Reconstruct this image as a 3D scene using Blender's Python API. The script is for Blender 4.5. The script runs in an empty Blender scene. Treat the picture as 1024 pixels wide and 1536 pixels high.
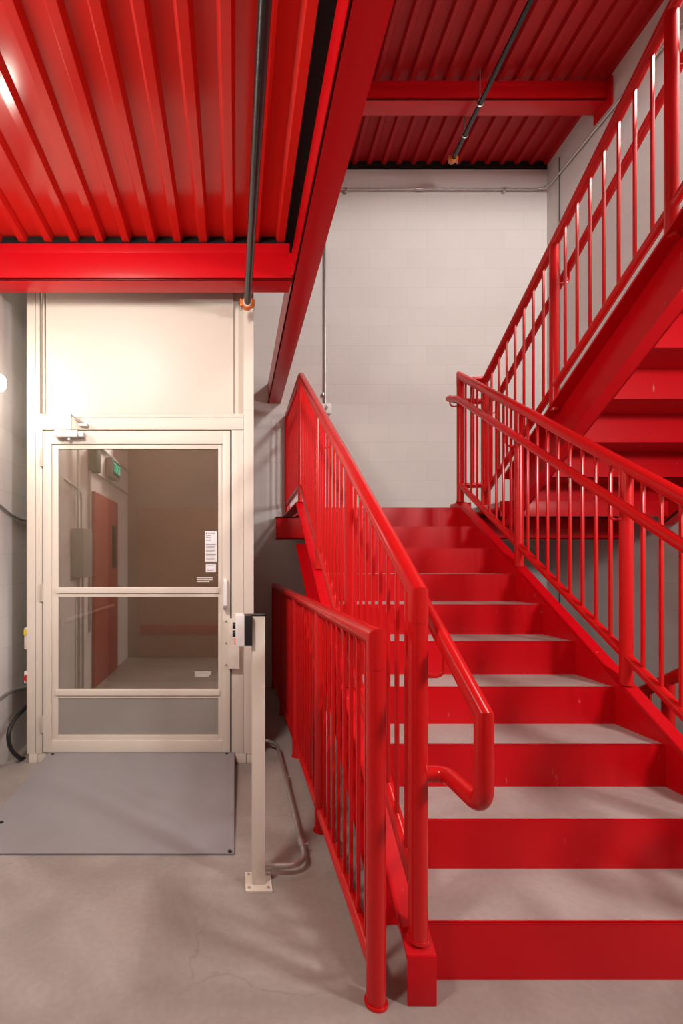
import bpy, bmesh, math, random
from mathutils import Vector, Matrix
random.seed(4)
sc = bpy.context.scene
COL = sc.collection
F, VX, VY, H = 735.0, 352.5, 848.0, 1.28          # focal length in px, vanishing point, eye height

# ------------------------------------------------------------------ materials
def new_mat(name):
    m = bpy.data.materials.new(name); m.use_nodes = True
    nt = m.node_tree
    for n in list(nt.nodes): nt.nodes.remove(n)
    out = nt.nodes.new('ShaderNodeOutputMaterial')
    return m, nt, out
def simple(name, col, rough=.5, metal=0., spec=.5, noise=0., nscale=8., bump=0., bscale=60., coat=0., c2=None, stretch=None):
    m, nt, out = new_mat(name)
    b = nt.nodes.new('ShaderNodeBsdfPrincipled')
    b.inputs['Base Color'].default_value = (*col, 1); b.inputs['Roughness'].default_value = rough
    b.inputs['Metallic'].default_value = metal; b.inputs['Specular IOR Level'].default_value = spec
    b.inputs['Coat Weight'].default_value = coat; b.inputs['Coat Roughness'].default_value = .12
    nt.links.new(b.outputs[0], out.inputs[0])
    geo = nt.nodes.new('ShaderNodeNewGeometry')
    vec = geo.outputs['Position']
    if stretch:
        mp = nt.nodes.new('ShaderNodeMapping'); mp.inputs['Scale'].default_value = stretch
        nt.links.new(vec, mp.inputs[0]); vec = mp.outputs[0]
    if noise > 0 or c2:
        n = nt.nodes.new('ShaderNodeTexNoise'); n.inputs['Scale'].default_value = nscale; n.inputs['Detail'].default_value = 5
        nt.links.new(vec, n.inputs['Vector'])
        r = nt.nodes.new('ShaderNodeValToRGB')
        r.color_ramp.elements[0].position = .3; r.color_ramp.elements[1].position = .7
        a = c2 or tuple(c * (1 - noise) for c in col)
        r.color_ramp.elements[0].color = (*a, 1); r.color_ramp.elements[1].color = (*col, 1)
        nt.links.new(n.outputs['Fac'], r.inputs[0]); nt.links.new(r.outputs[0], b.inputs['Base Color'])
    if bump > 0:
        n = nt.nodes.new('ShaderNodeTexNoise'); n.inputs['Scale'].default_value = bscale; n.inputs['Detail'].default_value = 3
        nt.links.new(vec, n.inputs['Vector'])
        bp = nt.nodes.new('ShaderNodeBump'); bp.inputs['Strength'].default_value = bump; bp.inputs['Distance'].default_value = .004
        nt.links.new(n.outputs['Fac'], bp.inputs['Height']); nt.links.new(bp.outputs[0], b.inputs['Normal'])
    return m
def emit(name, col, s):
    m, nt, out = new_mat(name)
    e = nt.nodes.new('ShaderNodeEmission'); e.inputs[0].default_value = (*col, 1); e.inputs[1].default_value = s
    nt.links.new(e.outputs[0], out.inputs[0]); return m
def red_paint(name, chips=False, col=(.57, .003, .008), rough=.31, var=.04, bmp=.06):
    m, nt, out = new_mat(name)
    b = nt.nodes.new('ShaderNodeBsdfPrincipled'); nt.links.new(b.outputs[0], out.inputs[0])
    b.inputs['Specular IOR Level'].default_value = .22 if chips else .38
    geo = nt.nodes.new('ShaderNodeNewGeometry')
    n = nt.nodes.new('ShaderNodeTexNoise'); n.inputs['Scale'].default_value = 3.; n.inputs['Detail'].default_value = 6
    nt.links.new(geo.outputs['Position'], n.inputs['Vector'])
    mr = nt.nodes.new('ShaderNodeMapRange'); mr.inputs['To Min'].default_value = rough - var; mr.inputs['To Max'].default_value = rough + var
    nt.links.new(n.outputs['Fac'], mr.inputs[0]); nt.links.new(mr.outputs[0], b.inputs['Roughness'])
    n2 = nt.nodes.new('ShaderNodeTexNoise'); n2.inputs['Scale'].default_value = 55; n2.inputs['Detail'].default_value = 2
    nt.links.new(geo.outputs['Position'], n2.inputs['Vector'])
    bp = nt.nodes.new('ShaderNodeBump'); bp.inputs['Strength'].default_value = bmp; bp.inputs['Distance'].default_value = .002
    nt.links.new(n2.outputs['Fac'], bp.inputs['Height']); nt.links.new(bp.outputs[0], b.inputs['Normal'])
    b.inputs['Base Color'].default_value = (*col, 1)
    if chips:                                           # scuffs and dust specks in the paint
        n3 = nt.nodes.new('ShaderNodeTexNoise'); n3.inputs['Scale'].default_value = 38; n3.inputs['Detail'].default_value = 4
        mp = nt.nodes.new('ShaderNodeMapping'); mp.inputs['Scale'].default_value = (1, 1, .35)
        nt.links.new(geo.outputs['Position'], mp.inputs[0]); nt.links.new(mp.outputs[0], n3.inputs['Vector'])
        r = nt.nodes.new('ShaderNodeValToRGB'); r.color_ramp.elements[0].position = .70; r.color_ramp.elements[1].position = .80
        r.color_ramp.elements[0].color = (*col, 1); r.color_ramp.elements[1].color = (.62, .16, .15, 1)
        nt.links.new(n3.outputs['Fac'], r.inputs[0]); nt.links.new(r.outputs[0], b.inputs['Base Color'])
    return m
def block_wall(name, ax, zoff, uoff, col=(.715, .695, .67), nb=False):
    """painted concrete block: running bond 16 x 8 inch; ax 0 = wall along x, 1 = wall along y"""
    m, nt, out = new_mat(name)
    b = nt.nodes.new('ShaderNodeBsdfPrincipled'); nt.links.new(b.outputs[0], out.inputs[0])
    b.inputs['Roughness'].default_value = .55; b.inputs['Specular IOR Level'].default_value = .35
    geo = nt.nodes.new('ShaderNodeNewGeometry'); sep = nt.nodes.new('ShaderNodeSeparateXYZ')
    nt.links.new(geo.outputs['Position'], sep.inputs[0])
    cmb = nt.nodes.new('ShaderNodeCombineXYZ')
    a1 = nt.nodes.new('ShaderNodeMath'); a1.operation = 'ADD'; a1.inputs[1].default_value = uoff
    a2 = nt.nodes.new('ShaderNodeMath'); a2.operation = 'ADD'; a2.inputs[1].default_value = zoff
    nt.links.new(sep.outputs[ax], a1.inputs[0]); nt.links.new(sep.outputs[2], a2.inputs[0])
    nt.links.new(a1.outputs[0], cmb.inputs[0]); nt.links.new(a2.outputs[0], cmb.inputs[1])
    br = nt.nodes.new('ShaderNodeTexBrick'); nt.links.new(cmb.outputs[0], br.inputs['Vector'])
    br.inputs['Scale'].default_value = 1; br.inputs['Brick Width'].default_value = .4064; br.inputs['Row Height'].default_value = .2032
    br.inputs['Mortar Size'].default_value = .0035; br.inputs['Mortar Smooth'].default_value = .4; br.offset = .5
    c2 = tuple(c * .965 for c in col); c3 = tuple(c * .93 for c in col)
    br.inputs['Color1'].default_value = (*col, 1); br.inputs['Color2'].default_value = (*c2, 1); br.inputs['Mortar'].default_value = (*c3, 1)
    n = nt.nodes.new('ShaderNodeTexNoise'); n.inputs['Scale'].default_value = 1.3; n.inputs['Detail'].default_value = 6
    nt.links.new(geo.outputs['Position'], n.inputs['Vector'])
    mr = nt.nodes.new('ShaderNodeMapRange'); mr.inputs['To Min'].default_value = .93; mr.inputs['To Max'].default_value = 1.05
    nt.links.new(n.outputs['Fac'], mr.inputs[0])
    mix = nt.nodes.new('ShaderNodeMix'); mix.data_type = 'RGBA'; mix.blend_type = 'MULTIPLY'; mix.inputs[0].default_value = 1
    nt.links.new(br.outputs['Color'], mix.inputs[6]); nt.links.new(mr.outputs[0], mix.inputs[7]); nt.links.new(mix.outputs[2], b.inputs['Base Color'])
    n2 = nt.nodes.new('ShaderNodeTexNoise'); n2.inputs['Scale'].default_value = 70; n2.inputs['Detail'].default_value = 4
    nt.links.new(geo.outputs['Position'], n2.inputs['Vector'])
    ma = nt.nodes.new('ShaderNodeMath'); ma.operation = 'MULTIPLY_ADD'; ma.inputs[1].default_value = -1.0
    sc2 = nt.nodes.new('ShaderNodeMath'); sc2.operation = 'MULTIPLY'; sc2.inputs[1].default_value = .35
    nt.links.new(n2.outputs['Fac'], sc2.inputs[0]); nt.links.new(br.outputs['Fac'], ma.inputs[0]); nt.links.new(sc2.outputs[0], ma.inputs[2])
    bp = nt.nodes.new('ShaderNodeBump'); bp.inputs['Strength'].default_value = .35; bp.inputs['Distance'].default_value = .003
    nt.links.new(ma.outputs[0], bp.inputs['Height']); nt.links.new(bp.outputs[0], b.inputs['Normal'])
    return m
def concrete(name, c1, c2, rough=.55, cracks=False):
    m, nt, out = new_mat(name)
    b = nt.nodes.new('ShaderNodeBsdfPrincipled'); nt.links.new(b.outputs[0], out.inputs[0])
    b.inputs['Specular IOR Level'].default_value = .4
    geo = nt.nodes.new('ShaderNodeNewGeometry')
    n = nt.nodes.new('ShaderNodeTexNoise'); n.inputs['Scale'].default_value = 1.7; n.inputs['Detail'].default_value = 9; n.inputs['Distortion'].default_value = 1.2
    nt.links.new(geo.outputs['Position'], n.inputs['Vector'])
    r = nt.nodes.new('ShaderNodeValToRGB'); r.color_ramp.elements[0].position = .33; r.color_ramp.elements[1].position = .66
    r.color_ramp.elements[0].color = (*c1, 1); r.color_ramp.elements[1].color = (*c2, 1)
    nt.links.new(n.outputs['Fac'], r.inputs[0])
    n2 = nt.nodes.new('ShaderNodeTexNoise'); n2.inputs['Scale'].default_value = 45; n2.inputs['Detail'].default_value = 5
    nt.links.new(geo.outputs['Position'], n2.inputs['Vector'])
    mr = nt.nodes.new('ShaderNodeMapRange'); mr.inputs['To Min'].default_value = .86; mr.inputs['To Max'].default_value = 1.12
    nt.links.new(n2.outputs['Fac'], mr.inputs[0])
    mix = nt.nodes.new('ShaderNodeMix'); mix.data_type = 'RGBA'; mix.blend_type = 'MULTIPLY'; mix.inputs[0].default_value = 1
    nt.links.new(r.outputs[0], mix.inputs[6]); nt.links.new(mr.outputs[0], mix.inputs[7])
    colout = mix.outputs[2]
    if cracks:
        nd = nt.nodes.new('ShaderNodeTexNoise'); nd.inputs['Scale'].default_value = 3.; nd.inputs['Detail'].default_value = 6
        nt.links.new(geo.outputs['Position'], nd.inputs['Vector'])
        mv = nt.nodes.new('ShaderNodeMix'); mv.data_type = 'VECTOR'; mv.inputs[0].default_value = .28
        nt.links.new(geo.outputs['Position'], mv.inputs[4]); nt.links.new(nd.outputs['Color'], mv.inputs[5])
        vo = nt.nodes.new('ShaderNodeTexVoronoi'); vo.feature = 'DISTANCE_TO_EDGE'; vo.inputs['Scale'].default_value = 1.5
        nt.links.new(mv.outputs[1], vo.inputs['Vector'])
        lt = nt.nodes.new('ShaderNodeMapRange'); lt.inputs['From Min'].default_value = 0; lt.inputs['From Max'].default_value = .006
        lt.inputs['To Min'].default_value = .80; lt.inputs['To Max'].default_value = 1
        nt.links.new(vo.outputs['Distance'], lt.inputs[0])
        mk = nt.nodes.new('ShaderNodeMapRange'); mk.inputs['From Min'].default_value = .48; mk.inputs['From Max'].default_value = .60
        n4 = nt.nodes.new('ShaderNodeTexNoise'); n4.inputs['Scale'].default_value = 1.1; nt.links.new(geo.outputs['Position'], n4.inputs['Vector'])
        nt.links.new(n4.outputs['Fac'], mk.inputs[0])
        mx2 = nt.nodes.new('ShaderNodeMix'); mx2.data_type = 'RGBA'; mx2.blend_type = 'MULTIPLY'
        nt.links.new(mk.outputs[0], mx2.inputs[0]); nt.links.new(colout, mx2.inputs[6]); nt.links.new(lt.outputs[0], mx2.inputs[7]); colout = mx2.outputs[2]
    nt.links.new(colout, b.inputs['Base Color'])
    m2 = nt.nodes.new('ShaderNodeMapRange'); m2.inputs['To Min'].default_value = rough - .15; m2.inputs['To Max'].default_value = rough + .15
    nt.links.new(n.outputs['Fac'], m2.inputs[0]); nt.links.new(m2.outputs[0], b.inputs['Roughness'])
    bp = nt.nodes.new('ShaderNodeBump'); bp.inputs['Strength'].default_value = .12; bp.inputs['Distance'].default_value = .003
    nt.links.new(n2.outputs['Fac'], bp.inputs['Height']); nt.links.new(bp.outputs[0], b.inputs['Normal'])
    return m
def glass(name, tint, refl):
    m, nt, out = new_mat(name)
    t = nt.nodes.new('ShaderNodeBsdfTransparent'); t.inputs[0].default_value = (*tint, 1)
    g = nt.nodes.new('ShaderNodeBsdfGlossy'); g.inputs['Roughness'].default_value = .02; g.inputs[0].default_value = (1, .97, .93, 1)
    fr = nt.nodes.new('ShaderNodeFresnel'); fr.inputs[0].default_value = 1.52
    ad = nt.nodes.new('ShaderNodeMath'); ad.operation = 'ADD'; ad.inputs[1].default_value = refl
    mx = nt.nodes.new('ShaderNodeMixShader')
    nt.links.new(fr.outputs[0], ad.inputs[0]); nt.links.new(ad.outputs[0], mx.inputs[0])
    nt.links.new(t.outputs[0], mx.inputs[1]); nt.links.new(g.outputs[0], mx.inputs[2]); nt.links.new(mx.outputs[0], out.inputs[0])
    return m
M = dict(
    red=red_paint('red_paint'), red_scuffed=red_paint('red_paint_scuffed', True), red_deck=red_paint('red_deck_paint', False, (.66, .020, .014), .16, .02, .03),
    red_shaded=red_paint('red_shaded_paint', False, (.40, .002, .006), .5, .03, .03),  # same red, darkened and dulled to put the high deck's shade into the colour
    red_rail=red_paint('red_rail_paint', False, (.60, .008, .009), .25, .02, .02), red_door=simple('dull_red_door', (.33, .03, .025), .5),
    beige=simple('beige_powder_coat', (.70, .63, .545), .45, bump=.05, bscale=150), beige_dark=simple('tan_hinge_paint', (.52, .45, .38), .5),
    white=simple('white_plastic', (.86, .845, .825), .4), black=simple('black_rubber', (.012, .012, .014), .5),
    pipe=simple('black_steel_pipe', (.013, .013, .014), .24, spec=.6, noise=.4, nscale=90, bump=.2, bscale=200),
    steel=simple('galvanised_steel', (.56, .55, .53), .38, metal=.75, noise=.15, nscale=30), orange=simple('orange_coupling_paint', (.75, .20, .03), .4),
    concrete=concrete('floor_concrete', (.29, .25, .225), (.41, .365, .335), .5, True), tread=concrete('tread_concrete', (.38, .325, .295), (.48, .42, .385), .6),
    ramp=simple('grey_ramp_paint', (.30, .29, .30), .5, noise=.08, nscale=4, bump=.12, bscale=260), grey=simple('grey_box', (.34, .33, .32), .5),
    glass=glass('smoked_glass', (.76, .72, .68), .27), kick=simple('frosted_grey_panel', (.30, .275, .25), .22, spec=.7),
    paper=simple('white_paper', (.85, .84, .85), .6), ink=simple('grey_ink', (.18, .18, .22), .6), etch=simple('pale_etched_text', (.75, .72, .68), .6),
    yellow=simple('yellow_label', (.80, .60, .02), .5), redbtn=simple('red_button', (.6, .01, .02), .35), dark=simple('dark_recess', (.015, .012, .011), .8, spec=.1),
    lamp=emit('lit_lamp_glass', (1, .90, .77), 112), green=emit('lit_green_sign', (.05, .75, .45), 1.6), shaft=simple('lift_lining', (.42, .38, .33), .6),
    wall_back=block_wall('back_block_wall', 0, -3.18 + .2032 * 30, .02), wall_side=block_wall('side_block_wall', 1, -3.18 + .2032 * 30, .1),
    rearwall=block_wall('rear_block_wall', 0, .1, 0, (.38, .31, .26)), seal=simple('dark_joint_sealant', (.10, .095, .09), .7),
    slab=simple('concrete_slab', (.30, .29, .28), .8))

# ------------------------------------------------------------------ mesh building
def arcfillet(pts, r, n=6):
    """round the inner corners of a polyline"""
    pts = [Vector(p) for p in pts]; res = [pts[0]]
    for i in range(1, len(pts) - 1):
        p, a, b = pts[i], (pts[i - 1] - pts[i]), (pts[i + 1] - pts[i])
        la, lb = a.length, b.length; a.normalize(); b.normalize()
        ang = a.angle(b)
        if ang > 3.1: res.append(p); continue
        rr = r[i] if isinstance(r, (list, tuple)) else r
        t = min(rr / math.tan(ang / 2), la * .49, lb * .49); rr = t * math.tan(ang / 2)
        c = p + (a + b).normalized() * (rr / math.sin(ang / 2))
        v0 = (p + a * t) - c; v1 = (p + b * t) - c
        ax = v0.cross(v1)
        if ax.length < 1e-12: res.append(p); continue
        tot = v0.angle(v1)
        for k in range(n + 1): res.append(c + Matrix.Rotation(tot * k / n, 3, ax.normalized()) @ v0)
    res.append(pts[-1]); return res
class MB:
    def __init__(s): s.bm = bmesh.new()
    def box(s, x0, x1, y0, y1, z0, z1, bev=0.):
        r = bmesh.ops.create_cube(s.bm, size=1); vs = r['verts']
        for v in vs:
            v.co = Vector(((x0 + x1) / 2 + v.co.x * (x1 - x0), (y0 + y1) / 2 + v.co.y * (y1 - y0), (z0 + z1) / 2 + v.co.z * (z1 - z0)))
        if bev > 0:
            es = list({e for v in vs for e in v.link_edges})
            bmesh.ops.bevel(s.bm, geom=es, offset=bev, segments=2, affect='EDGES', profile=.6)
        return s
    def prism(s, poly, axis, a0, a1, bev=0.):
        """extrude a polygon: axis 'x': poly is (y,z); 'y': (x,z); 'z': (x,y)"""
        def mk(p, a):
            return {'x': (a, p[0], p[1]), 'y': (p[0], a, p[1]), 'z': (p[0], p[1], a)}[axis]
        A = [s.bm.verts.new(mk(p, a0)) for p in poly]; B = [s.bm.verts.new(mk(p, a1)) for p in poly]
        n = len(poly); fs = [s.bm.faces.new(A), s.bm.faces.new(B[::-1])]
        for i in range(n): fs.append(s.bm.faces.new((A[i], B[i], B[(i + 1) % n], A[(i + 1) % n])))
        bmesh.ops.recalc_face_normals(s.bm, faces=fs)
        if bev > 0:
            es = list({e for f in fs for e in f.edges})
            bmesh.ops.bevel(s.bm, geom=es, offset=bev, segments=2, affect='EDGES', profile=.6)
        return s
    def tube(s, pts, r, seg=14, cap=True, square=False):
        pts = [Vector(p) for p in pts]
        pts = [p for i, p in enumerate(pts) if i == 0 or (p - pts[i - 1]).length > 1e-6]
        if square: seg = 4
        d = [(pts[i + 1] - pts[i]).normalized() for i in range(len(pts) - 1)]
        u = d[0].orthogonal().normalized()
        if abs(d[0].z) < .99: u = d[0].cross(Vector((0, 0, 1))).normalized()
        else: u = Vector((1, 0, 0))
        rings = []
        for i, p in enumerate(pts):
            dc = d[min(i, len(d) - 1)]
            if i > 0:
                rot = d[i - 1].rotation_difference(dc); u = rot @ u
            w = dc.cross(u).normalized(); ring = []
            nrm = dc
            if 0 < i < len(pts) - 1: nrm = (d[i - 1] + d[i]).normalized()
            for k in range(seg):
                a = 2 * math.pi * (k + (.5 if square else 0)) / seg
                rr = r * (math.sqrt(2) if square else 1)
                q = u * math.cos(a) * rr + w * math.sin(a) * rr
                if 0 < i < len(pts) - 1:
                    den = dc.dot(nrm)
                    q = q - dc * (q.dot(nrm) / den)
                ring.append(s.bm.verts.new(p + q))
            rings.append(ring)
        fs = []
        for i in range(len(rings) - 1):
            for k in range(seg):
                fs.append(s.bm.faces.new((rings[i][k], rings[i][(k + 1) % seg], rings[i + 1][(k + 1) % seg], rings[i + 1][k])))
        if cap: fs.append(s.bm.faces.new(rings[0][::-1])); fs.append(s.bm.faces.new(rings[-1]))
        bmesh.ops.recalc_face_normals(s.bm, faces=fs)
        return s
    def sphere(s, c, r, sc=(1, 1, 1), seg=20):
        res = bmesh.ops.create_uvsphere(s.bm, u_segments=seg, v_segments=seg // 2, radius=r)
        for v in res['verts']: v.co = Vector((v.co.x * sc[0] + c[0], v.co.y * sc[1] + c[1], v.co.z * sc[2] + c[2]))
        return s
    def build(s, name, m, parent=None, ang=32, loc=None):
        me = bpy.data.meshes.new(name); s.bm.to_mesh(me); s.bm.free()
        mm = M[m] if isinstance(m, str) else m
        me.materials.append(mm)
        for p in me.polygons: p.use_smooth = True
        me.set_sharp_from_angle(angle=math.radians(ang))
        o = bpy.data.objects.new(name, me); COL.objects.link(o)
        if parent:
            o.parent = parent
            w = world_loc(parent)
            if w.length: me.transform(Matrix.Translation(-w))
        return o
def world_loc(o):
    v = Vector((0, 0, 0))
    while o: v = v + o.location; o = o.parent
    return v
def tag(o, label, cat, group=None, kind=None):
    o['label'] = label; o['category'] = cat
    if group: o['group'] = group
    if kind: o['kind'] = kind
    return o
def thing(name, label, cat, loc=(0, 0, 0), group=None):
    o = bpy.data.objects.new(name, None); COL.objects.link(o); o.location = loc; o.empty_display_size = .1
    return tag(o, label, cat, group)
def structure(name, mb, m, label, cat):
    return tag(mb.build(name, m), label, cat, kind='structure')
def copy_part(o, parent, delta):
    c = o.copy(); COL.objects.link(c); c.parent = parent; c.location = o.location + Vector(delta); return c

# ------------------------------------------------------------------ dimensions
XL, XR, YB, YF, ZT = -1.49, 3.275, 5.15, -.45, 5.85
RISE, RUN, TAN = .175, .275, .175 / .275
# ------------------------------------------------------------------ the shell
fl = MB(); HX, HY = 2.13, 1.876                      # the stair well in the floor
fl.box(XL - .2, HX, YF - .2, YB + .2, -.2, 0); fl.box(HX, XR + .2, YF - .2, HY, -.2, 0)
structure('floor', fl, 'concrete', 'bare grey brown concrete floor of the stairwell', 'floor')
structure('wall_back', MB().box(XL - .2, XR + .2, YB, YB + .2, -1.3, ZT), 'wall_back', 'off-white painted block wall behind the landing', 'wall')
structure('wall_right', MB().box(XR, XR + .2, YF, YB, -1.3, ZT), 'wall_side', 'off-white painted block wall behind the upper flight', 'wall')
structure('wall_left', MB().box(XL - .2, XL, YF, YB, 0, ZT), 'wall_side', 'off-white painted block wall left of the lift', 'wall')
structure('wall_front', MB().box(XL - .2, XR + .2, YF - .2, YF, -1.3, ZT), 'rearwall', 'painted block wall mirrored in the lift door glass', 'wall')
pit = MB(); pit.box(HX - .06, XR, HY, YB, -1.3, -1.05); pit.box(HX - .06, HX, HY, YB, -1.05, -.2)
structure('floor_lower', pit, 'concrete', 'concrete floor at the foot of the descending flight', 'floor')
structure('trim_1', MB().box(XR - .004, XR + .001, 4.94, 4.955, 0, 5.4), 'seal', 'thin dark vertical control joint in the right wall', 'joint')

# corrugated metal decks (ribs run away from the camera)
def deck(name, x0, x1, y0, y1, z0, z1, phase, label, mat='red_deck', slab_x=None):
    """narrow ribs hang down, wide flats sit .038 higher; z0 at y0 and z1 at y1 are the rib undersides"""
    P, D = .1545, .038
    prof = []
    k = math.floor((x0 - phase) / P) - 1
    while phase + k * P < x1 + P:
        c = phase + k * P
        prof += [(c - .020, 0), (c + .020, 0), (c + .036, D), (c + P - .036, D)]
        k += 1
    pr = [(min(max(x, x0), x1), z) for x, z in prof]
    bm = bmesh.new(); rows = []
    for y, z in ((y0, z0), (y1, z1)):
        rows.append([bm.verts.new((x, y, z + dz)) for x, dz in pr])
    for i in range(len(pr) - 1):
        if abs(pr[i][0] - pr[i + 1][0]) < 1e-6: continue
        bm.faces.new((rows[0][i], rows[0][i + 1], rows[1][i + 1], rows[1][i]))
    bmesh.ops.recalc_face_normals(bm, faces=bm.faces[:])
    r = bmesh.ops.solidify(bm, geom=bm.faces[:], thickness=-.0015)
    m = MB(); m.bm.free(); m.bm = bm
    o = structure(name, m, mat, label, 'ceiling')
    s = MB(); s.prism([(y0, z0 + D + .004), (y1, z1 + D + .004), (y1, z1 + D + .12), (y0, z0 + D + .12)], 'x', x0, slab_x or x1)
    sl = s.build('slab', 'dark' if slab_x else 'slab', o); return o  # low slab coloured near black to paint the shadow in the beam gap
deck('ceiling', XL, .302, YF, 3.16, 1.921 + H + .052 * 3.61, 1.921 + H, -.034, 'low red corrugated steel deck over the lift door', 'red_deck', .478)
deck('ceiling_upper', XL, XR, YF, YB, 4.205 + H + .078 * 5.6, 4.205 + H, 1.715, 'high red corrugated steel deck over the stairs', 'red_shaded')

tag(MB().box(.2, XR - .004, YB - .012, YB - .002, 4.158 + H, 4.262 + H, .001).build('shade_strip', 'dark'), 'black strip standing in for the shaded gap between the high deck and the back wall', 'strip')  # painted shade: black strip where the high deck's end goes unlit
# ------------------------------------------------------------------ beams
def yz_channel(m, xw, xf, y0, y1, z0, z1, t=.012):
    """channel running along y: web at xw, flanges reach xf"""
    a, b = min(xw, xf), max(xw, xf)
    w0, w1 = (xw, xw + t) if xf > xw else (xw - t, xw)
    m.box(w0, w1, y0, y1, z0, z1, .002); m.box(a, b, y0, y1, z0, z0 + t, .002); m.box(a, b, y0, y1, z1 - t, z1, .002)
o = thing('steel_beam', 'long red steel channel beam along the open edge of the low deck', 'beam', (.41, 3.0, 1.70 + H))
m = MB(); yz_channel(m, .344, .479, YF + .005, YB - .002, 1.70 + H, 1.908 + H); m.build('channel', 'red', o)
MB().box(.339, .344, 2.90, 2.99, 1.72 + H, 1.88 + H, .001).build('connection_plate', 'red', o)
o = thing('steel_beam', 'short red steel channel beam crossing in front of the panel above the lift door', 'beam', (-.5, 2.95, 1.70 + H))
m = MB(); m.box(XL + .003, .338, 2.915, 2.927, 1.70 + H, 1.86 + H, .002); m.box(XL + .003, .338, 2.915, 3.055, 1.70 + H, 1.712 + H, .002); m.build('channel', 'red', o)
m = MB(); m.box(XL + .003, .325, 2.922, 2.932, 1.85 + H, 1.92 + H, .001); m.build('closure_angle', 'red', o)
tag(MB().box(XL + .003, .30, 2.936, 2.946, 1.90 + H, 1.99 + H).build('shade_strip', 'dark'), 'black strip standing in for the shade between the low deck and the short cross beam', 'strip')  # black filler paints the shadow at the flute ends
o = thing('steel_beam', 'dim red steel beam high under the upper deck, ending at the right wall', 'beam', (1.9, 4.3, 4.09 + H))
m = MB(); m.box(.30, XR - .017, 4.30, 4.312, 4.09 + H, 4.21 + H, .002); m.box(.30, XR - .017, 4.30, 4.46, 4.09 + H, 4.102 + H, .002); m.build('channel', 'red', o)
MB().box(.30, XR - .017, 4.306, 4.318, 4.20 + H, 4.262 + H, .002).build('closure_angle', 'red', o)
MB().box(XR - .016, XR - .002, 4.245, 4.46, 4.0 + H, 4.25 + H, .001).build('wall_plate', 'red', o)

# ------------------------------------------------------------------ stairs
def stair(name, label, x0, x1, yref, dirn, z0, n, plumb_lo=None, end_hi=None, floor_cut=None, ends=True, skip_last_tread=True, off=.025, flange_out=.085):
    """risers at yref + dirn*RUN*k; stringers outside x0..x1 with flanges pointing outward"""
    st = thing(name, label, 'staircase', ((x0 + x1) / 2, yref, max(z0, 0)))
    Y = lambda k: yref + dirn * RUN * k
    top = lambda y: z0 + RISE + off + TAN * (y - yref) * dirn
    DEP, TH = .36, .014
    ylo = plumb_lo if plumb_lo is not None else yref - dirn * .09
    yhi = end_hi if end_hi is not None else Y(n - 1) + dirn * .04
    def clip(poly, zmin):
        res = []
        for i in range(len(poly)):
            a, b = poly[i], poly[(i + 1) % len(poly)]
            if a[1] >= zmin: res.append(a)
            if (a[1] < zmin) != (b[1] < zmin):
                t = (zmin - a[1]) / (b[1] - a[1]); res.append((a[0] + t * (b[0] - a[0]), zmin))
        return res
    for side in (-1, 1):
        xi = x0 if side < 0 else x1; xo = xi + side * flange_out
        m = MB()
        web = [(ylo, top(ylo) - TH + .0005), (yhi, top(yhi) - TH + .0005), (yhi, top(yhi) - DEP), (ylo, top(ylo) - DEP)]
        topf = [(ylo, top(ylo)), (yhi, top(yhi)), (yhi, top(yhi) - TH), (ylo, top(ylo) - TH)]
        botf = [(ylo, top(ylo) - DEP + TH), (yhi, top(yhi) - DEP + TH), (yhi, top(yhi) - DEP), (ylo, top(ylo) - DEP)]
        zm = floor_cut if floor_cut is not None else -99
        for poly, a, b in ((web, xi, xi + side * .010), (topf, xi, xo), (botf, xi, xo)):
            p = clip(poly, zm)
            if len(p) > 2: m.prism(p, 'x', min(a, b), max(a, b))
        if ends:
            zt = top(ylo); m.box(min(xi, xo), max(xi, xo), ylo - .006 if dirn > 0 else ylo, ylo if dirn > 0 else ylo + .006, max(zm, zt - DEP), zt, .002)
        m.build('stringer', 'red_scuffed', st)
    r0 = t0 = None
    for k in range(n):
        y = Y(k); z = z0 + RISE * k
        if k < 2:
            m = MB(); s = dirn
            ya, yb = sorted((y, y + s * .006)); m.box(x0, x1, ya, yb, z - .046 if k else z, z + RISE)
            ya, yb = sorted((y, y + s * .016)); m.box(x0, x1, ya, yb, z + RISE - .008, z + RISE, .0035)
            ya, yb = sorted((y + s * .004, y + s * (RUN + .006))); m.box(x0, x1, ya, yb, z + RISE - .046, z + RISE - .042)
            r0 = m.build('riser', 'red_scuffed', st)
        elif k == n - 1:
            m = MB(); ya, yb = sorted((y, y + dirn * .006)); m.box(x0, x1, ya, yb, z - .046, z + RISE)
            ya, yb = sorted((y, y + dirn * .016)); m.box(x0, x1, ya, yb, z + RISE - .008, z + RISE, .0035); m.build('riser', 'red_scuffed', st)
        else:
            copy_part(r0, st, (0, dirn * RUN * (k - 1), RISE * (k - 1)))
        if k < n - 1:
            if t0 is None:
                m = MB(); ya, yb = sorted((y + dirn * .016, y + dirn * RUN)); m.box(x0 + .001, x1 - .001, ya, yb, z + RISE - .042, z + RISE - .0015)
                t0 = m.build('tread', 'tread', st); t0['label'] = 'concrete tread fill'
            else: copy_part(t0, st, (0, dirn * RUN * k, RISE * k))
    return st
Y1, X1a, X1b = 1.5125, .585, 1.811
stair('staircase', 'red steel staircase with concrete treads rising from the floor to the landing', X1a, X1b, Y1, 1, 0, 10, plumb_lo=1.427, end_hi=4.03, floor_cut=.001)
Y2, X2a, X2b = 3.6375, 2.075, 3.18
stair('staircase', 'red steel staircase seen from below, climbing along the right wall', X2a, X2b, Y2, -1, 1.75, 10, plumb_lo=3.66, end_hi=1.12, ends=False)
stair('staircase', 'red steel staircase going down below floor level under the upper flight', 2.245, 3.185, 3.251, -1, -1.05, 6, plumb_lo=3.35, end_hi=1.885, floor_cut=-1.04, ends=False)

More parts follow.
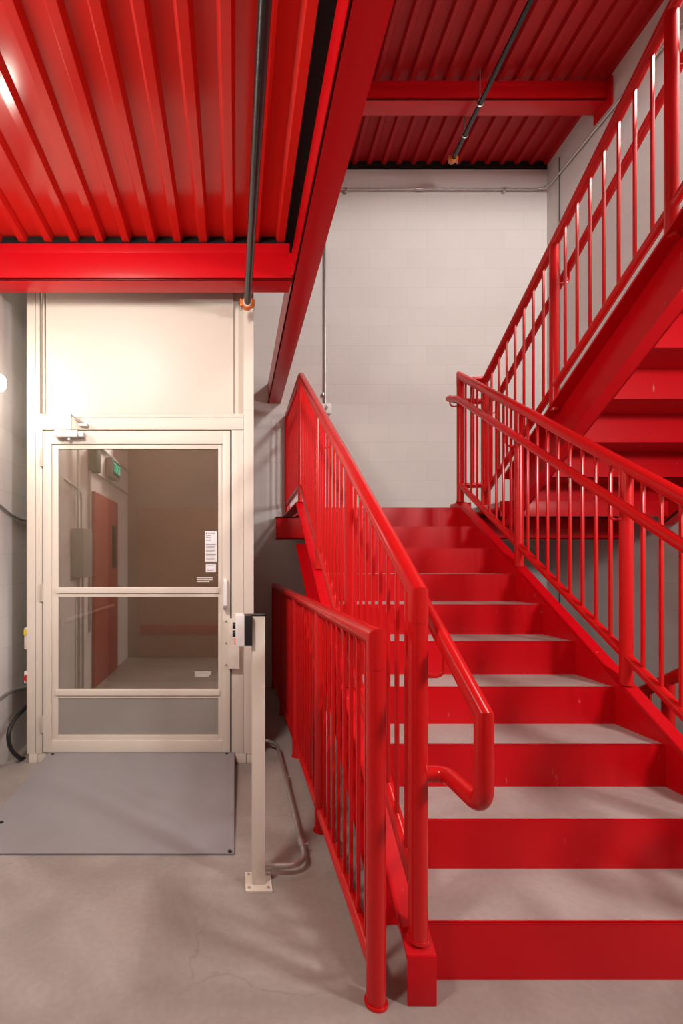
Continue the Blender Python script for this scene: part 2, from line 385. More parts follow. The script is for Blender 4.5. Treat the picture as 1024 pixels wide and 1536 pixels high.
# landing
ld = thing('stair_landing', 'red steel landing with concrete top against the back wall', 'landing', (1.9, 4.6, 1.6))
m = MB(); m.prism([(.586, 3.996), (1.955, 3.996), (1.955, 3.62), (3.262, 3.62), (3.262, YB - .006), (.586, YB - .006)], 'z', 1.71, 1.749); p = m.build('top_slab', 'tread', ld); p['label'] = 'concrete landing surface'
m = MB(); m.prism([(.51, 3.998), (1.95, 3.998), (1.95, 3.618), (3.262, 3.618), (3.262, YB - .005), (.51, YB - .005)], 'z', 1.69, 1.709); m.build('deck_pan', 'red', ld)
MB().box(1.95, 3.262, 3.60, 3.612, 1.64, 1.752, .002).build('fascia', 'red', ld)
m = MB(); m.box(.572, .585, 4.035, YB - .006, 1.60, 1.80, .002); m.box(.50, .585, 4.035, YB - .006, 1.788, 1.80, .002); m.box(.50, .585, 4.035, YB - .006, 1.685, 1.697, .002); m.build('side_channel', 'red', ld)
m = MB(); m.box(.34, 3.262, 4.05, 4.062, 1.495, 1.682, .002); m.box(.34, 3.262, 4.05, 4.17, 1.495, 1.507, .002); m.box(.34, 3.262, 4.05, 4.17, 1.670, 1.682, .002); m.box(.34, .348, 4.05, 4.17, 1.495, 1.682, .001); m.build('header_beam', 'red', ld)
m = MB(); m.box(1.84, 1.95, 4.05, 4.2, 1.60, 1.80, .002); m.build('newel_bracket', 'red', ld)

# ------------------------------------------------------------------ guards
RR, RH, RB, PK = .0295, .0235, .0225, .0066
def picket_row(root, fixed, ys, zb, zt, axis='y'):
    for y in ys:
        m = MB()
        if axis == 'y': m.box(fixed - PK, fixed + PK, y - PK, y + PK, zb(y), zt(y), .0008)
        else: m.box(y - PK, y + PK, fixed - PK, fixed + PK, zb(y), zt(y), .0008)
        m.build('baluster', 'red_rail', root)
def posts(root, X, ys, zb, zt, r=.0282, weld=True):
    for y in ys:
        m = MB(); m.tube([(X, y, zb(y)), (X, y, zt(y))], r, 20)
        if weld:
            m.tube([(X, y, zb(y) - .004), (X, y, zb(y) + (.005 if zb(y) < .05 else .006))], r * (1.2 if zb(y) < .05 else 1.10), 20)
        m.build('post', 'red_rail', root)
def between(ys, n):
    r = []
    for a, b in zip(ys[:-1], ys[1:]):
        for k in range(1, n + 1): r.append(a + (b - a) * k / (n + 1))
    return r
def bracket(root, post, X, y, zr, sx):
    """J shaped rod from a post to the underside of the handrail"""
    xp = post + sx * (RR - .004)
    pts = arcfillet([(xp, y, zr - .105), (X, y, zr - .105), (X, y, zr - .012)], .03, 6)
    MB().tube(pts, .0062, 10).build('bracket', 'red_rail', root)

# --- left guard of the lower flight
nose1 = lambda y: RISE + TAN * (y - Y1)
gt1 = lambda y: H - 1.011 + TAN * y
zst1 = lambda y: nose1(y) + .025
zb1 = lambda y: zst1(y) + .135
g = thing('guardrail', 'tall red guardrail on the left of the lower flight, continuing along the landing edge', 'railing', (.545, 2.7, 1.0))
XG = .545; ys = [1.462, 2.32, 3.18, 4.03]; ZL = gt1(4.03)
MB().tube([(XG, 1.462, gt1(1.462) - .09), (XG, 1.462, gt1(1.462)), (XG, 4.03, ZL), (XG, 5.13, ZL)], RR, 20).build('top_rail', 'red_rail', g)
posts(g, XG, ys[:1], zst1, lambda y: gt1(y) - .088); posts(g, XG, ys[1:], zst1, lambda y: gt1(y) - .01)
posts(g, XG, [5.105], lambda y: 1.80, lambda y: ZL)
MB().tube([(XG, 1.47, zb1(1.47)), (XG, 4.03, zb1(4.03)), (XG, 5.10, 1.915)], RB, 16).build('bottom_rail', 'red_rail', g)
picket_row(g, XG, between(ys, 8), zb1, gt1)
picket_row(g, XG, between([4.03, 5.105], 10), lambda y: 1.915, lambda y: ZL)
XH = .622; hz1 = lambda y: .124 + TAN * y
hr = MB(); hp = [(XG + .02, 1.462, .655), (XH - .012, 1.455, .655), (XH, 1.227, .668), (XH, 1.227, hz1(1.227)), (XH, 4.05, hz1(4.05)), (XH, 4.9, hz1(4.05))]
hf = arcfillet([hp[0], hp[1], (XH, 1.40, .658), (XH, 1.30, .640), (XH, 1.227, .690)], .06, 7)
hf = arcfillet([(XG + .02, 1.462, .658), (XH + .002, 1.452, .662), (XH, 1.227, .672), (XH, 1.227, .80)], [0, .045, .055, 0], 8) + [Vector(p) for p in hp[3:]]
hr.tube(hf, RH, 18); hr = hr.build('handrail', 'red_rail', g)
for y in ys[:3]: bracket(hr, XG, XH, y, hz1(y), 1)
# --- right guard of the lower flight
g = thing('guardrail', 'red guardrail with handrail on the right side of the lower flight', 'railing', (1.855, 2.7, 1.0))
XG = 1.855; ys = [1.462, 2.325, 3.205, 4.04]
MB().tube([(XG, 1.462, gt1(1.462) - .09), (XG, 1.462, gt1(1.462)), (XG, 4.04, gt1(4.04)), (XG, 4.04, gt1(4.04) - .08)], RR, 20).build('top_rail', 'red_rail', g)
posts(g, XG, [ys[0], ys[3]], zst1, lambda y: gt1(y) - .078); posts(g, XG, ys[1:3], zst1, lambda y: gt1(y) - .01)
MB().tube([(XG, 1.47, zb1(1.47)), (XG, 4.04, zb1(4.04))], RB, 16).build('bottom_rail', 'red_rail', g)
picket_row(g, XG, between(ys, 8), zb1, gt1)
MB().tube([(XG, 4.03, 2.80), (2.02, 4.0, 2.80)], RB, 16).build('cross_rail', 'red_rail', g)
MB().tube([(XG, 4.03, 1.935), (2.02, 4.0, 1.935)], RB, 16).build('cross_rail', 'red_rail', g)
picket_row(g, 4.015, [1.951], lambda x: 1.935, lambda x: 2.80, 'x')
XH = 1.77
hf = arcfillet([(XG - .02, 1.462, .658), (XH - .002, 1.452, .662), (XH, 1.227, .672), (XH, 1.227, .80)], [0, .045, .055, 0], 8) + [Vector((XH, 1.227, hz1(1.227)))]
up = arcfillet([(XH, 3.9, hz1(3.9)), (XH, 4.115, 2.68), (1.90, 4.115, 2.66), (2.035, 4.115, 2.657)], [0, .06, 0, 0], 8)
hr = MB().tube(hf + up, RH, 18).build('handrail', 'red_rail', g)
for y in ys: bracket(hr, XG, XH, y, hz1(y), -1)
# --- guard of the upper flight
al = lambda a: (lambda y: H + a - TAN * y)
gt2, st2, hz2, zb2 = al(4.034), al(2.972), al(3.885), al(3.116)
g = thing('guardrail', 'red guardrail climbing to the upper right corner along the upper flight', 'railing', (2.03, 2.6, 2.0))
XG = 2.03; ys = [3.99, 3.12, 2.28, 1.44]
MB().tube([(XG, 3.99, gt2(3.99) - .06), (XG, 3.99, gt2(3.99)), (XG, 1.13, gt2(1.13))], RR, 20).build('top_rail', 'red_rail', g)
posts(g, XG, [3.99], lambda y: 1.751, lambda y: gt2(y) - .058); posts(g, XG, ys[1:], st2, lambda y: gt2(y) - .01)
MB().tube([(XG, 3.98, zb2(3.98)), (XG, 1.15, zb2(1.15))], RB, 16).build('bottom_rail', 'red_rail', g)
picket_row(g, XG, between(ys, 7) + [1.33, 1.22], zb2, gt2)
XH = 2.125
hr = MB().tube(arcfillet([(2.04, 4.115, 2.657), (XH, 4.115, 2.657), (XH, 3.95, 2.66)], .045, 6) + [Vector((XH, 3.93, hz2(3.93))), Vector((XH, 1.13, hz2(1.13)))], RH, 18).build('handrail', 'red_rail', g)
for y in ys: bracket(hr, XG, XH, y, hz2(y), 1)
# --- low guard beside the lift
g = thing('guardrail', 'low red guardrail standing on the floor between lift and stairs', 'railing', (.411, 3.2, 0))
XG = .411; ys = [1.432, 2.36, 3.28, 4.20, 5.11]; ZG = 1.068
MB().tube([(XG, 1.432, ZG - .09), (XG, 1.432, ZG), (XG, 5.14, ZG)], RR, 20).build('top_rail', 'red_rail', g)
posts(g, XG, ys[:1], lambda y: .004, lambda y: ZG - .088); posts(g, XG, ys[1:], lambda y: .004, lambda y: ZG - .01)
MB().tube([(XG, 1.44, .10), (XG, 5.11, .10)], RB, 16).build('bottom_rail', 'red_rail', g)
picket_row(g, XG, between(ys, 8), lambda y: .10, lambda y: ZG)
# --- guard of the descending flight
gt3, zb3 = al(1.003), al(.085)
g = thing('guardrail', 'dim red guardrail of the flight going down, glimpsed below the right stringer', 'railing', (2.2, 2.6, 0))
XG = 2.2; ys = [1.93, 2.49, 3.05, 3.6]
MB().tube([(XG, 1.93, gt3(1.93) - .06), (XG, 1.93, gt3(1.93)), (XG, 3.6, gt3(3.6))], RR, 20).build('top_rail', 'red_rail', g)
st3 = al(-.060); posts(g, XG, ys, st3, lambda y: gt3(y) - .01)
MB().tube([(XG, 1.95, zb3(1.95)), (XG, 3.6, zb3(3.6))], RB, 16).build('bottom_rail', 'red_rail', g)
picket_row(g, XG, between(ys, 4), zb3, gt3)

# ------------------------------------------------------------------ platform lift
YD = 3.168
fx = lambda px, d=YD: (px - VX) * d / F
fz = lambda py, d=YD: H + (VY - py) * d / F
ZTOP = 3.45
L = thing('platform_lift', 'beige enclosed platform lift with glazed door under the low red deck', 'lift', (fx(205), YD, 0))
def fbox(m, x0, x1, y0, y1, d0, d1, bev=.0015):
    """box on the lift front given by pixel columns/rows measured on its face"""
    m.box(fx(x0), fx(x1), YD + d0, YD + d1, fz(max(y0, y1)), fz(min(y0, y1)), bev); return m
ztop_px = VY - (ZTOP - H) * F / YD
def part(name, mat, *boxes, parent=L, label=None):
    m = MB()
    for b in boxes: fbox(m, *b)
    o = m.build(name, mat, parent)
    if label: o['label'] = label
    return o
part('column', 'beige', (40, 53, ztop_px, 1131, 0, .10), (53.4, 59.5, ztop_px, 1131, .001, .10), (53.4, 63.3, 625, 1131, .002, .10), (40, 52.6, 614.8, 615.6, -.001, .01, 0))
part('column', 'beige', (365.4, 380.5, ztop_px, 1131, 0, .10), (347.6, 364.8, 645, 1131, .002, .10), (358, 358.8, 645, 1131, .0012, .01, 0), (365.4, 380.5, 614.8, 615.6, -.001, .01, 0))
part('upper_panel', 'beige', (68.5, 350, ztop_px, 620.5, .003, .05), (59.5, 68.5, ztop_px, 620.5, .055, .08), (350, 365.4, ztop_px, 620.5, .035, .08))
part('bead', 'beige', (63.6, 66.2, ztop_px, 619.5, .004, .04))
part('header', 'beige', (53.6, 364.8, 626.4, 644.6, -.0014, .09), (59.7, 364.8, 620.5, 625.8, .0032, .09))
part('base_plinth', 'beige', (43.5, 55, 1131, 1144.6, 0, .14), (55.6, 348, 1129.8, 1144.6, .006, 1.9), (350.5, 369, 1131, 1144.6, .0, .12), (369.6, 379.5, 1131, 1144.6, .004, .12))
# cab behind the glass
xl, xr = fx(46), fx(375)
MB().box(xl, xl + .03, YD + .12, 5.0, .08, ZTOP).build('side_wall', 'beige', L)
MB().box(xr - .03, xr, YD + .12, 5.0, .08, ZTOP).build('side_wall', 'beige', L)
MB().box(xl, xr, 4.99, 5.02, .08, ZTOP).build('rear_wall', 'shaft', L)
MB().box(xl + .03, xr - .03, YD + .12, 4.98, .06, .10).build('platform', 'grey', L)
MB().box(xl, xr, YD + .1, 5.0, ZTOP, ZTOP + .02).build('cover', 'shaft', L)
m = MB(); m.tube([(xl + .115, YD + .26, .88), (xl + .115, 4.85, .88)], .02, 14); m.box(xl + .03, xl + .13, YD + .20, YD + .30, .845, .915, .006); m.build('grab_rail', 'beige', L)
# door
D = MB(); dd = -.012
for b in ((65.6, 78, 647.2, 1127.5, dd, .03), (334, 345.2, 647.2, 1127.5, dd, .03), (78, 334, 647.2, 666.5, dd, .03), (78, 334, 1110, 1127.5, dd, .03)):
    fbox(D, *b, .002)
for b in ((78, 87.3, 666.5, 1110, dd + .012, .03), (327.3, 334, 666.5, 1110, dd + .012, .03), (87.3, 327.3, 666.5, 673.2, dd + .012, .03),
          (84, 330, 881, 889.5, dd + .003, .03), (84, 330, 889.5, 895.5, dd + .014, .03), (84, 330, 1034.5, 1043, dd + .003, .03), (84, 330, 1043, 1047.5, dd + .014, .03), (87.3, 327.3, 1102.5, 1110, dd + .010, .03)):
    fbox(D, *b, .0015)
D = D.build('door', 'beige', L); D['label'] = 'beige framed lift door with two smoked panes'
part('gap', 'dark', (63.0, 66.4, 646, 1129, .0055, .028), (344.6, 347.9, 646, 1129, .02, .03), (64, 347.6, 644.8, 647.6, .02, .03), (64, 347.6, 1127, 1129.8, .02, .03))
part('glass_pane', 'glass', (86, 328.5, 672, 883, .012, .0165, 0), parent=D, label='upper smoked glass pane')
part('glass_pane', 'glass', (86, 328.5, 893, 1036, .012, .0165, 0), parent=D, label='lower smoked glass pane')
part('kick_panel', 'kick', (86, 328.5, 1046, 1104, .010, .020, 0), parent=D, label='grey panel at the foot of the door')
for y0, y1 in ((673, 700), (876, 902), (1073, 1098)):
    m = MB(); fbox(m, 60.2, 63.4, y0, y1, -.012, .004, .001); m.tube([(fx(64.6), YD - .014, fz(y1)), (fx(64.6), YD - .014, fz(y0))], .0055, 10); m.build('hinge', 'beige_dark', D)
# pull handle
m = MB(); m.tube(arcfillet([(fx(338.3), YD - .01, fz(870.5)), (fx(338.3), YD - .052, fz(870.5)), (fx(338.3), YD - .052, fz(908)), (fx(338.3), YD - .01, fz(908))], .012, 5), .0125, 12); m.build('handle', 'white', D)
fbo = MB(); fbox(fbo, 335.2, 341.4, 906.5, 912.5, -.068, -.012, .002); fbo.build('handle_socket', 'steel', D)
# lock housing
m = MB(); fbox(m, 337, 343.5, 929.5, 998, -.016, -.011, .001); fbox(m, 342.5, 359, 927.5, 1000.5, -.055, .0, .003); lk = m.build('lock_housing', 'beige', D)
m = MB()
for y in (931.5, 964, 996): m.tube([(fx(339.2), YD - .015, fz(y)), (fx(339.2), YD - .020, fz(y))], .006, 10)
m.build('screw', 'steel', D)
# closer
m = MB(); fbox(m, 87, 121, 649, 659, -.065, -.012, .003); fbox(m, 121, 129, 650.5, 658.5, -.06, -.012, .003); m.tube([(fx(107), YD - .04, fz(658)), (fx(107), YD - .04, fz(662.5))], .012, 12)
cl = m.build('door_closer', 'steel', D)
m = MB(); m.box(fx(104.5), fx(110.5), YD - .05, YD - .038, fz(648), fz(626), .002); m.tube([(fx(107.5), YD - .04, fz(649)), (fx(109.5), YD - .04, fz(622))], .007, 10)
m.tube([(fx(110), YD - .04, fz(625.5)), (fx(129.5), YD - .03, fz(638.5))], .005, 8); fbox(m, 121, 133, 637, 641, -.035, .0, .001)
m.build('closer_arm', 'steel', D)
# notices and etched wording on the glass (too small to read in the photograph: rows of fine strokes)
def rows(m, x0, x1, y0, y1, n, d, hfrac=.45, gaps=True):
    h = (y1 - y0) / n
    for k in range(n):
        x = x0; ye = y0 + h * k
        xe = x1 - random.random() * (x1 - x0) * (.25 if k % 3 == 2 else .05)
        while x < xe - .3:
            w = min(random.uniform(.6, 2.0), xe - x); fbox(m, x, x + w, ye, ye + h * hfrac, d, d + .0006, 0); x += w + .35
nt = part('notice_sheet', 'paper', (307.2, 325.2, 796.8, 842.8, .0105, .012, 0), parent=D, label='tall white notice sheet taped to the upper pane')
m = MB(); rows(m, 312, 323, 798.6, 801, 1, .0098, .8); fbox(m, 308.6, 310.8, 798.4, 801, .0098, .0104, 0); rows(m, 309, 317, 803, 813, 4, .0098, .4); rows(m, 309, 323, 817, 829, 6, .0098, .35)
fbox(m, 308.5, 323.8, 816, 816.6, .0098, .0104, 0); fbox(m, 308.5, 323.8, 831, 831.9, .0098, .0104, 0); rows(m, 309, 322, 833.5, 841, 4, .0098, .3)
m.build('printed_lines', 'ink', D)
part('notice_card', 'paper', (308.5, 323.8, 846, 858, .0105, .012, 0), parent=D, label='small white card below the notice sheet')
m = MB(); rows(m, 311, 321, 847.4, 849, 1, .0098, .6); m.build('printed_lines', 'ink', D); m = MB(); rows(m, 311, 321, 853.5, 857, 2, .0098, .35); m.build('printed_lines', 'ink', D)
m = MB(); rows(m, 295, 319.5, 866, 874.5, 3, .0105, .5); m.build('etched_text', 'etch', D)
m = MB(); rows(m, 292, 316.5, 1008, 1017, 3, .0105, .4); m.build('etched_text', 'etch', D)

# ------------------------------------------------------------------ ramp
rp = thing('access_ramp', 'grey painted steel ramp sloping from the floor up to the lift door', 'ramp', (-.6, 2.65, 0))
y0, y1, zr = 2.163, YD - .004, .074
m = MB(); m.prism([(y0, .003), (y1, zr - .005), (y1, zr), (y0, .009)], 'x', -1.2, -.004, .001); m.build('plate', 'ramp', rp)
m = MB()
for x in (-1.19, -.05): m.prism([(y0 + .08, .001), (y1 - .02, .001), (y1 - .02, zr - .006), (y0 + .08, .006)], 'x', x, x + .008)
m.build('support_rib', 'grey', rp)
for px, py in ((79, 1134), (340, 1133), (2, 1235), (350, 1283)):
    d = F * (H - .06) / (py - VY) if py < 1200 else F * (H - .02) / (py - VY)
    d = min(max(d, y0 + .012), y1 - .02); z = .009 + (zr - .009) * (d - y0) / (y1 - y0)
    x = min(max(fx(px, d), -1.185), -.022)
    MB().tube([(x, d, z - .001), (x, d, z + .003)], .010, 12).build('bolt', 'black', rp)

tag(MB().box(.485, .66, 2.585, 2.605, .001, .505, .001).build('board', 'white'), 'narrow white board standing under the stairs behind the low guardrail', 'board')
# ------------------------------------------------------------------ control post
cp = thing('control_post', 'slim beige call station post bolted to the floor beside the ramp', 'control post', (.094, 1.96, 0))
XP, YP = .094, 1.975
MB().box(XP - .0525, XP + .0525, YP - .062, YP + .055, .0, .010, .001).build('base_plate', 'beige', cp)
for sx in (-.038, .038):
    for sy in (-.045, .04): MB().tube([(XP + sx, YP + sy, .009), (XP + sx, YP + sy, .014)], .0055, 10).build('bolt', 'steel', cp)
MB().box(XP - .026, XP + .026, YP - .026, YP + .026, .010, 1.078, .003).build('post', 'beige', cp)
MB().box(XP - .027, XP + .027, YP - .027, YP + .027, 1.078, 1.083, .001).build('cap', 'black', cp)
MB().box(XP - .057, XP - .026, YP - .045, YP + .045, .962, 1.081, .002).build('back_box', 'black', cp)
bx = MB().box(XP - .092, XP - .057, YP - .047, YP + .047, .961, 1.083, .003).build('control_box', 'white', cp)
for z in (1.037, 1.005): MB().tube([(XP - .088, YP, z), (XP - .104, YP, z)], .0135, 14).build('button', 'black', bx)
p = MB().tube([(XP - .088, YP, .972), (XP - .096, YP, .972)], .014, 14).build('button', 'redbtn', bx); p['label'] = 'red button'

# ------------------------------------------------------------------ conduits and pipes
c = thing('floor_conduit', 'galvanised conduit curving over the floor from the call post to the lift', 'conduit', (.25, 2.6, 0))
ZC = .045
pts = arcfillet([(XP + .026, 2.015, ZC), (.297, 2.015, ZC), (.285, 3.36, ZC + .02), (fx(381), 3.42, ZC + .03)], [0, .085, .12, 0], 9)
MB().tube(pts, .0115, 14).build('tube', 'steel', c)
m = MB(); m.tube([(XP + .027, 2.015, ZC), (XP + .055, 2.015, ZC)], .016, 12); m.build('connector', 'steel', c)
for y in (2.17, 2.86):
    m = MB(); m.tube([(.2955, y - .03, ZC + .001), (.2955, y + .03, ZC + .001)], .0155, 12); m.tube([(.30, y, ZC), (.325, y, ZC + .004)], .004, 8); m.build('coupling', 'steel', c)
# long conduit on back and right wall
c = thing('wall_conduit', 'galvanised conduit along the back wall turning the corner under the high deck', 'conduit', (2, YB, 5.2))
zc = 3.935 + H; yc = YB - .022; xc = XR - .022
MB().tube(arcfillet([(.5, yc, zc), (xc, yc, zc), (xc, 1.0, zc + .03)], .10, 8), .011, 12).build('tube', 'steel', c)
for px in (628,):
    x = fx(px, 5.13); MB().tube([(x - .035, yc, zc), (x + .035, yc, zc)], .016, 12).build('coupling', 'steel', c)
for px in (518, 755):
    x = fx(px, 5.13); MB().box(x - .012, x + .012, YB - .036, YB - .001, zc - .036, zc + .014, .002).build('strap', 'steel', c)
c = thing('drop_conduit', 'thin galvanised conduit dropping down the back wall into a small junction box', 'conduit', (.95, YB, 2.9))
xv = fx(487.5, 5.13)
MB().tube([(xv, yc, zc - .013), (xv, yc, 2.985), (xv + .012, yc, 2.965)], .010, 12).build('tube', 'steel', c)
m = MB(); m.box(xv - .045, xv + .06, YB - .05, YB - .001, 2.862, 2.967, .005); m.build('junction_box', 'white', c)
m = MB(); m.tube([(xv + .01, YB - .05, 2.92), (xv + .01, YB - .062, 2.92)], .014, 12); m.box(xv + .004, xv + .012, YB - .06, YB - .05, 2.90, 2.945); m.build('toggle', 'grey', c)
MB().box(xv - .030, xv - .012, YB - .03, YB - .001, 3.055, 3.085, .002).build('strap', 'steel', c)
# sprinkler pipes
def coupling_part(root, p, r):
    x, y, z = p; m = MB()
    m.tube([(x, y - .022, z), (x, y + .022, z)], r * 1.55, 20)
    for s in (-1, 1):
        m.box(x + s * r * 1.4 - .016, x + s * r * 1.4 + .016, y - .02, y + .02, z - .020, z + .020, .006)
    o = m.build('coupling', 'orange', root); o['label'] = 'orange grooved coupling'
    for s in (-1, 1):
        b = MB().tube([(x + s * (r * 1.4 + .010), y, z - .042), (x + s * (r * 1.4 + .010), y, z + .03)], .0055, 8).build('bolt', 'steel', o)
c = thing('sprinkler_pipe', 'black sprinkler pipe with orange coupling hanging under the low deck', 'pipe', (.085, 1.5, 2.9))
za = 1.62 + H
MB().tube([(.096, YF + .02, za), (.0765, 3.03, za)], .0215, 18).build('tube', 'pipe', c)
coupling_part(c, (.0765, 3.035, za), .0215)
m = MB(); m.tube([(.0923 + .028 * math.cos(a), 1.0, za + .028 * math.sin(a)) for a in [2 * math.pi * k / 16 for k in range(17)]], .005, 8); m.tube([(.0923, 1.0, za + .028), (.0923, 1.0, 2.06 + H)], .0045, 8); m.build('hanger', 'steel', c)
MB().tube([(.0765, 3.008, za), (.0765, 3.016, za)], .0265, 18).build('gasket', 'white', c)
MB().tube([(.0765, 3.05, za), (.0765, 3.075, za)], .0215, 18).build('end_cap', 'orange', c)
c = thing('sprinkler_pipe', 'thin black sprinkler pipe high over the stairs under the upper deck', 'pipe', (2.1, 3.5, 5.2))
zp = 3.98 + H
MB().tube([(2.072 - .046 * 2.9, YF + .02, zp + .02), (2.133, 4.78, zp)], .021, 18).build('tube', 'pipe', c)
coupling_part(c, (2.133, 4.80, zp), .021)
MB().tube([(2.133, 4.82, zp), (2.133, 4.84, zp)], .021, 18).build('end_cap', 'orange', c)
for y, dx in ((4.53, 0), (4.22, 0)):
    x = 2.072 + .061 * (y - 3.45) / 1.33; m = MB()
    pts = [(x + .028 * math.cos(a), y, zp + .028 * math.sin(a)) for a in [2 * math.pi * k / 16 for k in range(17)]]
    m.tube(pts, .005, 8); m.tube([(x, y, zp + .028), (x, y, zp + .30)], .0045, 8); m.build('hanger', 'steel', c)

# ------------------------------------------------------------------ left wall: lamp, cables, boxes
lp = thing('wall_lamp', 'lit glass globe lamp on the left wall beside the lift', 'lamp', (-1.45, 2.82, 2.33))
MB().tube([(XL + .001, 2.82, 2.331), (XL + .09, 2.82, 2.331)], .055, 20).build('mount', 'grey', lp)
MB().sphere((-1.362, 2.82, 2.331), .045, (1, 1, 1.15)).build('globe', 'lamp', lp)
c = MB().tube([(XL + .014, 2.82, 2.40), (XL + .014, 2.82, 3.18)], .010, 10).build('lamp_conduit', 'steel'); tag(c, 'short vertical conduit above the lit lamp on the left wall', 'conduit')
def wx(px): return F * (-XL - .02) / (VX - px)       # distance along the left wall seen at a pixel column
def wz(px, py): return H + (VY - py) * wx(px) / F
def on_wall(pts, off=.013): return [(XL + off, wx(px), wz(px, py)) for px, py in pts]
def curve(pts, n=6):
    """Catmull-Rom through points"""
    P = [Vector(p) for p in pts]; P = [P[0] * 2 - P[1]] + P + [P[-1] * 2 - P[-2]]; res = []
    for i in range(1, len(P) - 2):
        for k in range(n):
            t = k / n; a, b, c_, d_ = P[i - 1], P[i], P[i + 1], P[i + 2]
            res.append(.5 * ((2 * b) + (c_ - a) * t + (2 * a - 5 * b + 4 * c_ - d_) * t * t + (3 * b - a - 3 * c_ + d_) * t ** 3))
    res.append(P[-2]); return res
cb = MB().tube(curve(on_wall([(-60, 700), (-25, 733), (0, 757), (18, 772), (32, 779), (42, 781), (60, 784)])), .0105, 10).build('flexible_conduit', 'steel')
tag(cb, 'grey conduit sagging along the left wall at mid height into the lift side', 'conduit')
cb = MB().tube(curve(on_wall([(-60, 1085), (-20, 1062), (0, 1049), (15, 1039), (30, 1034), (45, 1032), (60, 1032)])), .012, 10).build('flexible_conduit', 'steel')
tag(cb, 'grey conduit low on the left wall below the red switch', 'conduit')
XC = -1.40
def px3(px, py, x=XC):
    d = F * (-x) / (VX - px); return (x, d, H + (VY - py) * d / F)
cb = MB().tube(curve([px3(46, 1052), px3(38, 1062), px3(22, 1079), px3(13, 1100), px3(16, 1122), px3(28, 1136), px3(38, 1139), px3(46, 1140)]), .0135, 12).build('power_cable', 'black')
tag(cb, 'thick black cable looping out of the lift side near the floor', 'cable')
s = thing('disconnect_box', 'pale box with yellow label mounted on the lift side facing the left wall', 'electrical box', (-1.37, 3.35, .9))
a, b = px3(40, 942, -1.36), px3(40, 975, -1.36)
MB().box(-1.385, fx(46) - .0005, a[1] + .02, a[1] + .16, b[2], a[2], .004).build('case', 'beige', s)
MB().box(-1.3865, -1.34, a[1] + .016, a[1] + .02, a[2] - .05, a[2] - .013, .0005).build('sticker', 'yellow', s)
s = thing('isolator_switch', 'small white box with red rotary switch low on the lift side', 'switch', (-1.37, 3.35, .5))
a, b = px3(40, 1008, -1.36), px3(40, 1026, -1.36)
MB().box(-1.385, fx(46) - .0005, a[1] + .02, a[1] + .10, b[2], a[2], .003).build('case', 'white', s)
MB().tube([(-1.352, a[1] + .022, (a[2] + b[2]) / 2), (-1.352, a[1] - .006, (a[2] + b[2]) / 2)], .025, 16).build('knob', 'redbtn', s)

# ------------------------------------------------------------------ behind the camera: mirrored in the door glass
d1 = MB().box(XL, XL + .035, .27, 1.27, .005, 2.05, .004)
o = tag(d1.build('door_1', 'red_door'), 'dull red door in the left wall, mirrored in the lift glass', 'door', kind='structure')
m = MB(); m.box(XL + .035, XL + .05, .42, .55, 1.25, 1.75, .002); m.build('vision_panel', 'dark', o)
m = MB(); m.tube([(XL + .035, .33, 1.02), (XL + .09, .33, 1.02), (XL + .09, .47, 1.02)], .011, 10); m.build('door_handle', 'steel', o)
d2 = MB().box(-1.36, .45, YF, YF + .035, .005, 2.08, .004)
o = tag(d2.build('door_2', simple('brown_red_door', (.36, .22, .15), .45)), 'wide brown red door behind the viewer, mirrored in the lift glass', 'door', kind='structure')
m = MB(); m.box(-1.30, .40, YF + .035, YF + .06, .33, .46, .004); m.build('bumper_rail', 'red_door', o)
s = thing('exit_sign', 'grey exit sign with green letters on the left wall, mirrored in the lift glass', 'sign', (XL, .56, 2.4))
MB().box(XL + .005, XL + .09, .40, .74, 2.30, 2.52, .006).build('housing', 'grey', s)
MB().box(XL + .09, XL + .093, .42, .72, 2.32, 2.50).build('face', 'dark', s)
cu = bpy.data.curves.new('EXIT', 'FONT'); cu.body = 'EXIT'; cu.size = .15; cu.extrude = .002; cu.align_x = 'CENTER'; cu.align_y = 'CENTER'
to = bpy.data.objects.new('tmp_text', cu); COL.objects.link(to); bpy.context.view_layer.update()
me = bpy.data.meshes.new_from_object(to.evaluated_get(bpy.context.evaluated_depsgraph_get())); bpy.data.objects.remove(to)
me.transform(Matrix(((0, 0, 1, XL + .096), (1, 0, 0, .57), (0, 1, 0, 2.41), (0, 0, 0, 1))) )
me.transform(Matrix.Translation(-Vector(s.location))); me.materials.clear(); me.materials.append(M['green'])
to = bpy.data.objects.new('letters', me); COL.objects.link(to); to.parent = s
s = thing('electrical_panel', 'grey electrical box with conduits on the left wall, mirrored in the lift glass', 'electrical box', (XL, 1.75, 1.4))
MB().box(XL + .001, XL + .11, 1.62, 1.90, 1.17, 1.62, .006).build('case', 'grey', s)
m = MB(); m.tube([(XL + .03, 1.80, 1.62), (XL + .03, 1.80, 3.1)], .013, 10); m.tube(arcfillet([(XL + .03, 1.70, 1.62), (XL + .03, 1.70, 1.98), (XL + .03, 2.2, 2.02)], .12, 6), .012, 10)
m.tube([(XL + .03, 1.66, .05), (XL + .03, 1.66, 1.17)], .012, 10); m.tube([(XL + .03, 1.78, .05), (XL + .03, 1.78, 1.17)], .014, 10); m.build('conduit', 'steel', s)
tag(MB().tube([(XL + .018, 1.55, 2.57), (XL + .018, YF + .03, 2.57)], .016, 10).build('wall_conduit', 'grey'), 'upper dark conduit above the exit sign, mirrored in the lift glass', 'conduit')
tag(MB().tube([(XL + .014, 1.23, 2.26), (XL + .014, YF + .03, 2.26)], .012, 10).build('wall_conduit', 'grey'), 'lower dark conduit below the exit sign, mirrored in the lift glass', 'conduit')
s = thing('pull_box', 'small dark box beside the exit sign, mirrored in the lift glass', 'electrical box', (XL, 1.32, 2.3))
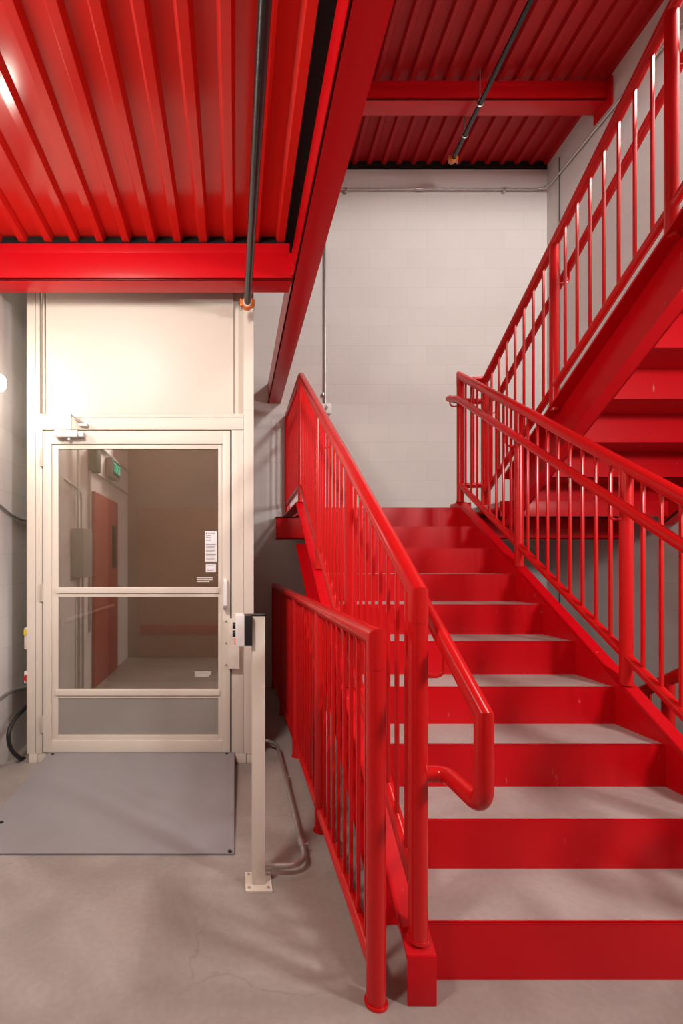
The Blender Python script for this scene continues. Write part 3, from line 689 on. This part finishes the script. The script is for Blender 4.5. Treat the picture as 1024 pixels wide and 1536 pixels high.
MB().box(XL + .001, XL + .09, 1.24, 1.40, 2.24, 2.46, .004).build('case', 'dark', s)
MB().tube([(XL + .014, 1.38, .6), (XL + .014, 1.38, 2.24)], .012, 10).build('conduit', 'steel', s)

# ------------------------------------------------------------------ light
def area(name, loc, target, size, power, col, spread=180):
    l = bpy.data.lights.new(name, 'AREA'); l.shape = 'DISK'; l.size = size; l.energy = power; l.color = col; l.spread = math.radians(spread)
    o = bpy.data.objects.new(name, l); COL.objects.link(o); o.location = loc
    o.rotation_euler = (Vector(target) - Vector(loc)).to_track_quat('-Z', 'Y').to_euler(); return o
def point(name, loc, r, power, col):
    l = bpy.data.lights.new(name, 'POINT'); l.shadow_soft_size = r; l.energy = power; l.color = col
    o = bpy.data.objects.new(name, l); COL.objects.link(o); o.location = loc; return o
sl = bpy.data.lights.new('stair_lamp', 'SPOT'); sl.energy = 330; sl.color = (1, .96, .91); sl.spot_size = math.radians(172); sl.spot_blend = .12; sl.shadow_soft_size = .28
so = bpy.data.objects.new('stair_lamp', sl); COL.objects.link(so); so.location = (2.85, 1.75, 5.1); so.rotation_euler = (math.radians(8), 0, 0)
area('front_fill', (-1.15, .3, 3.12), (-.55, 3.1, 1.75), .5, 44, (1, .94, .86), 130)  # unseen fill light, added to brighten the lift front evenly
area('lower_lamp', (2.9, .1, 2.5), (.6, 3, .6), .45, 54, (1, .97, .95), 150)
point('cab_fill', (-.5, 3.6, 3.1), .1, 34, (1, .93, .85))  # added fill light so the grab rail shows through the glass
w = bpy.data.worlds.new('World'); sc.world = w; w.use_nodes = True
w.node_tree.nodes['Background'].inputs[0].default_value = (1, .96, .92, 1); w.node_tree.nodes['Background'].inputs[1].default_value = .25

# ------------------------------------------------------------------ camera and view
cam = bpy.data.cameras.new('Camera'); co = bpy.data.objects.new('Camera', cam); COL.objects.link(co)
co.location = (0, 0, H); co.rotation_euler = (math.radians(90), 0, 0)
cam.sensor_fit = 'VERTICAL'; cam.sensor_height = 36; cam.lens = 36 * F / 1536
cam.shift_x = (512 - VX) / 1536; cam.shift_y = (VY - 768) / 1536; cam.clip_start = .02
sc.camera = co
vs = sc.view_settings; vs.view_transform = 'Standard'; vs.look = 'None'; vs.gamma = 1; vs.exposure = 0; vs.use_curve_mapping = False
sc.cycles.use_denoising = True; sc.cycles.max_bounces = 10; sc.cycles.sample_clamp_indirect = 6
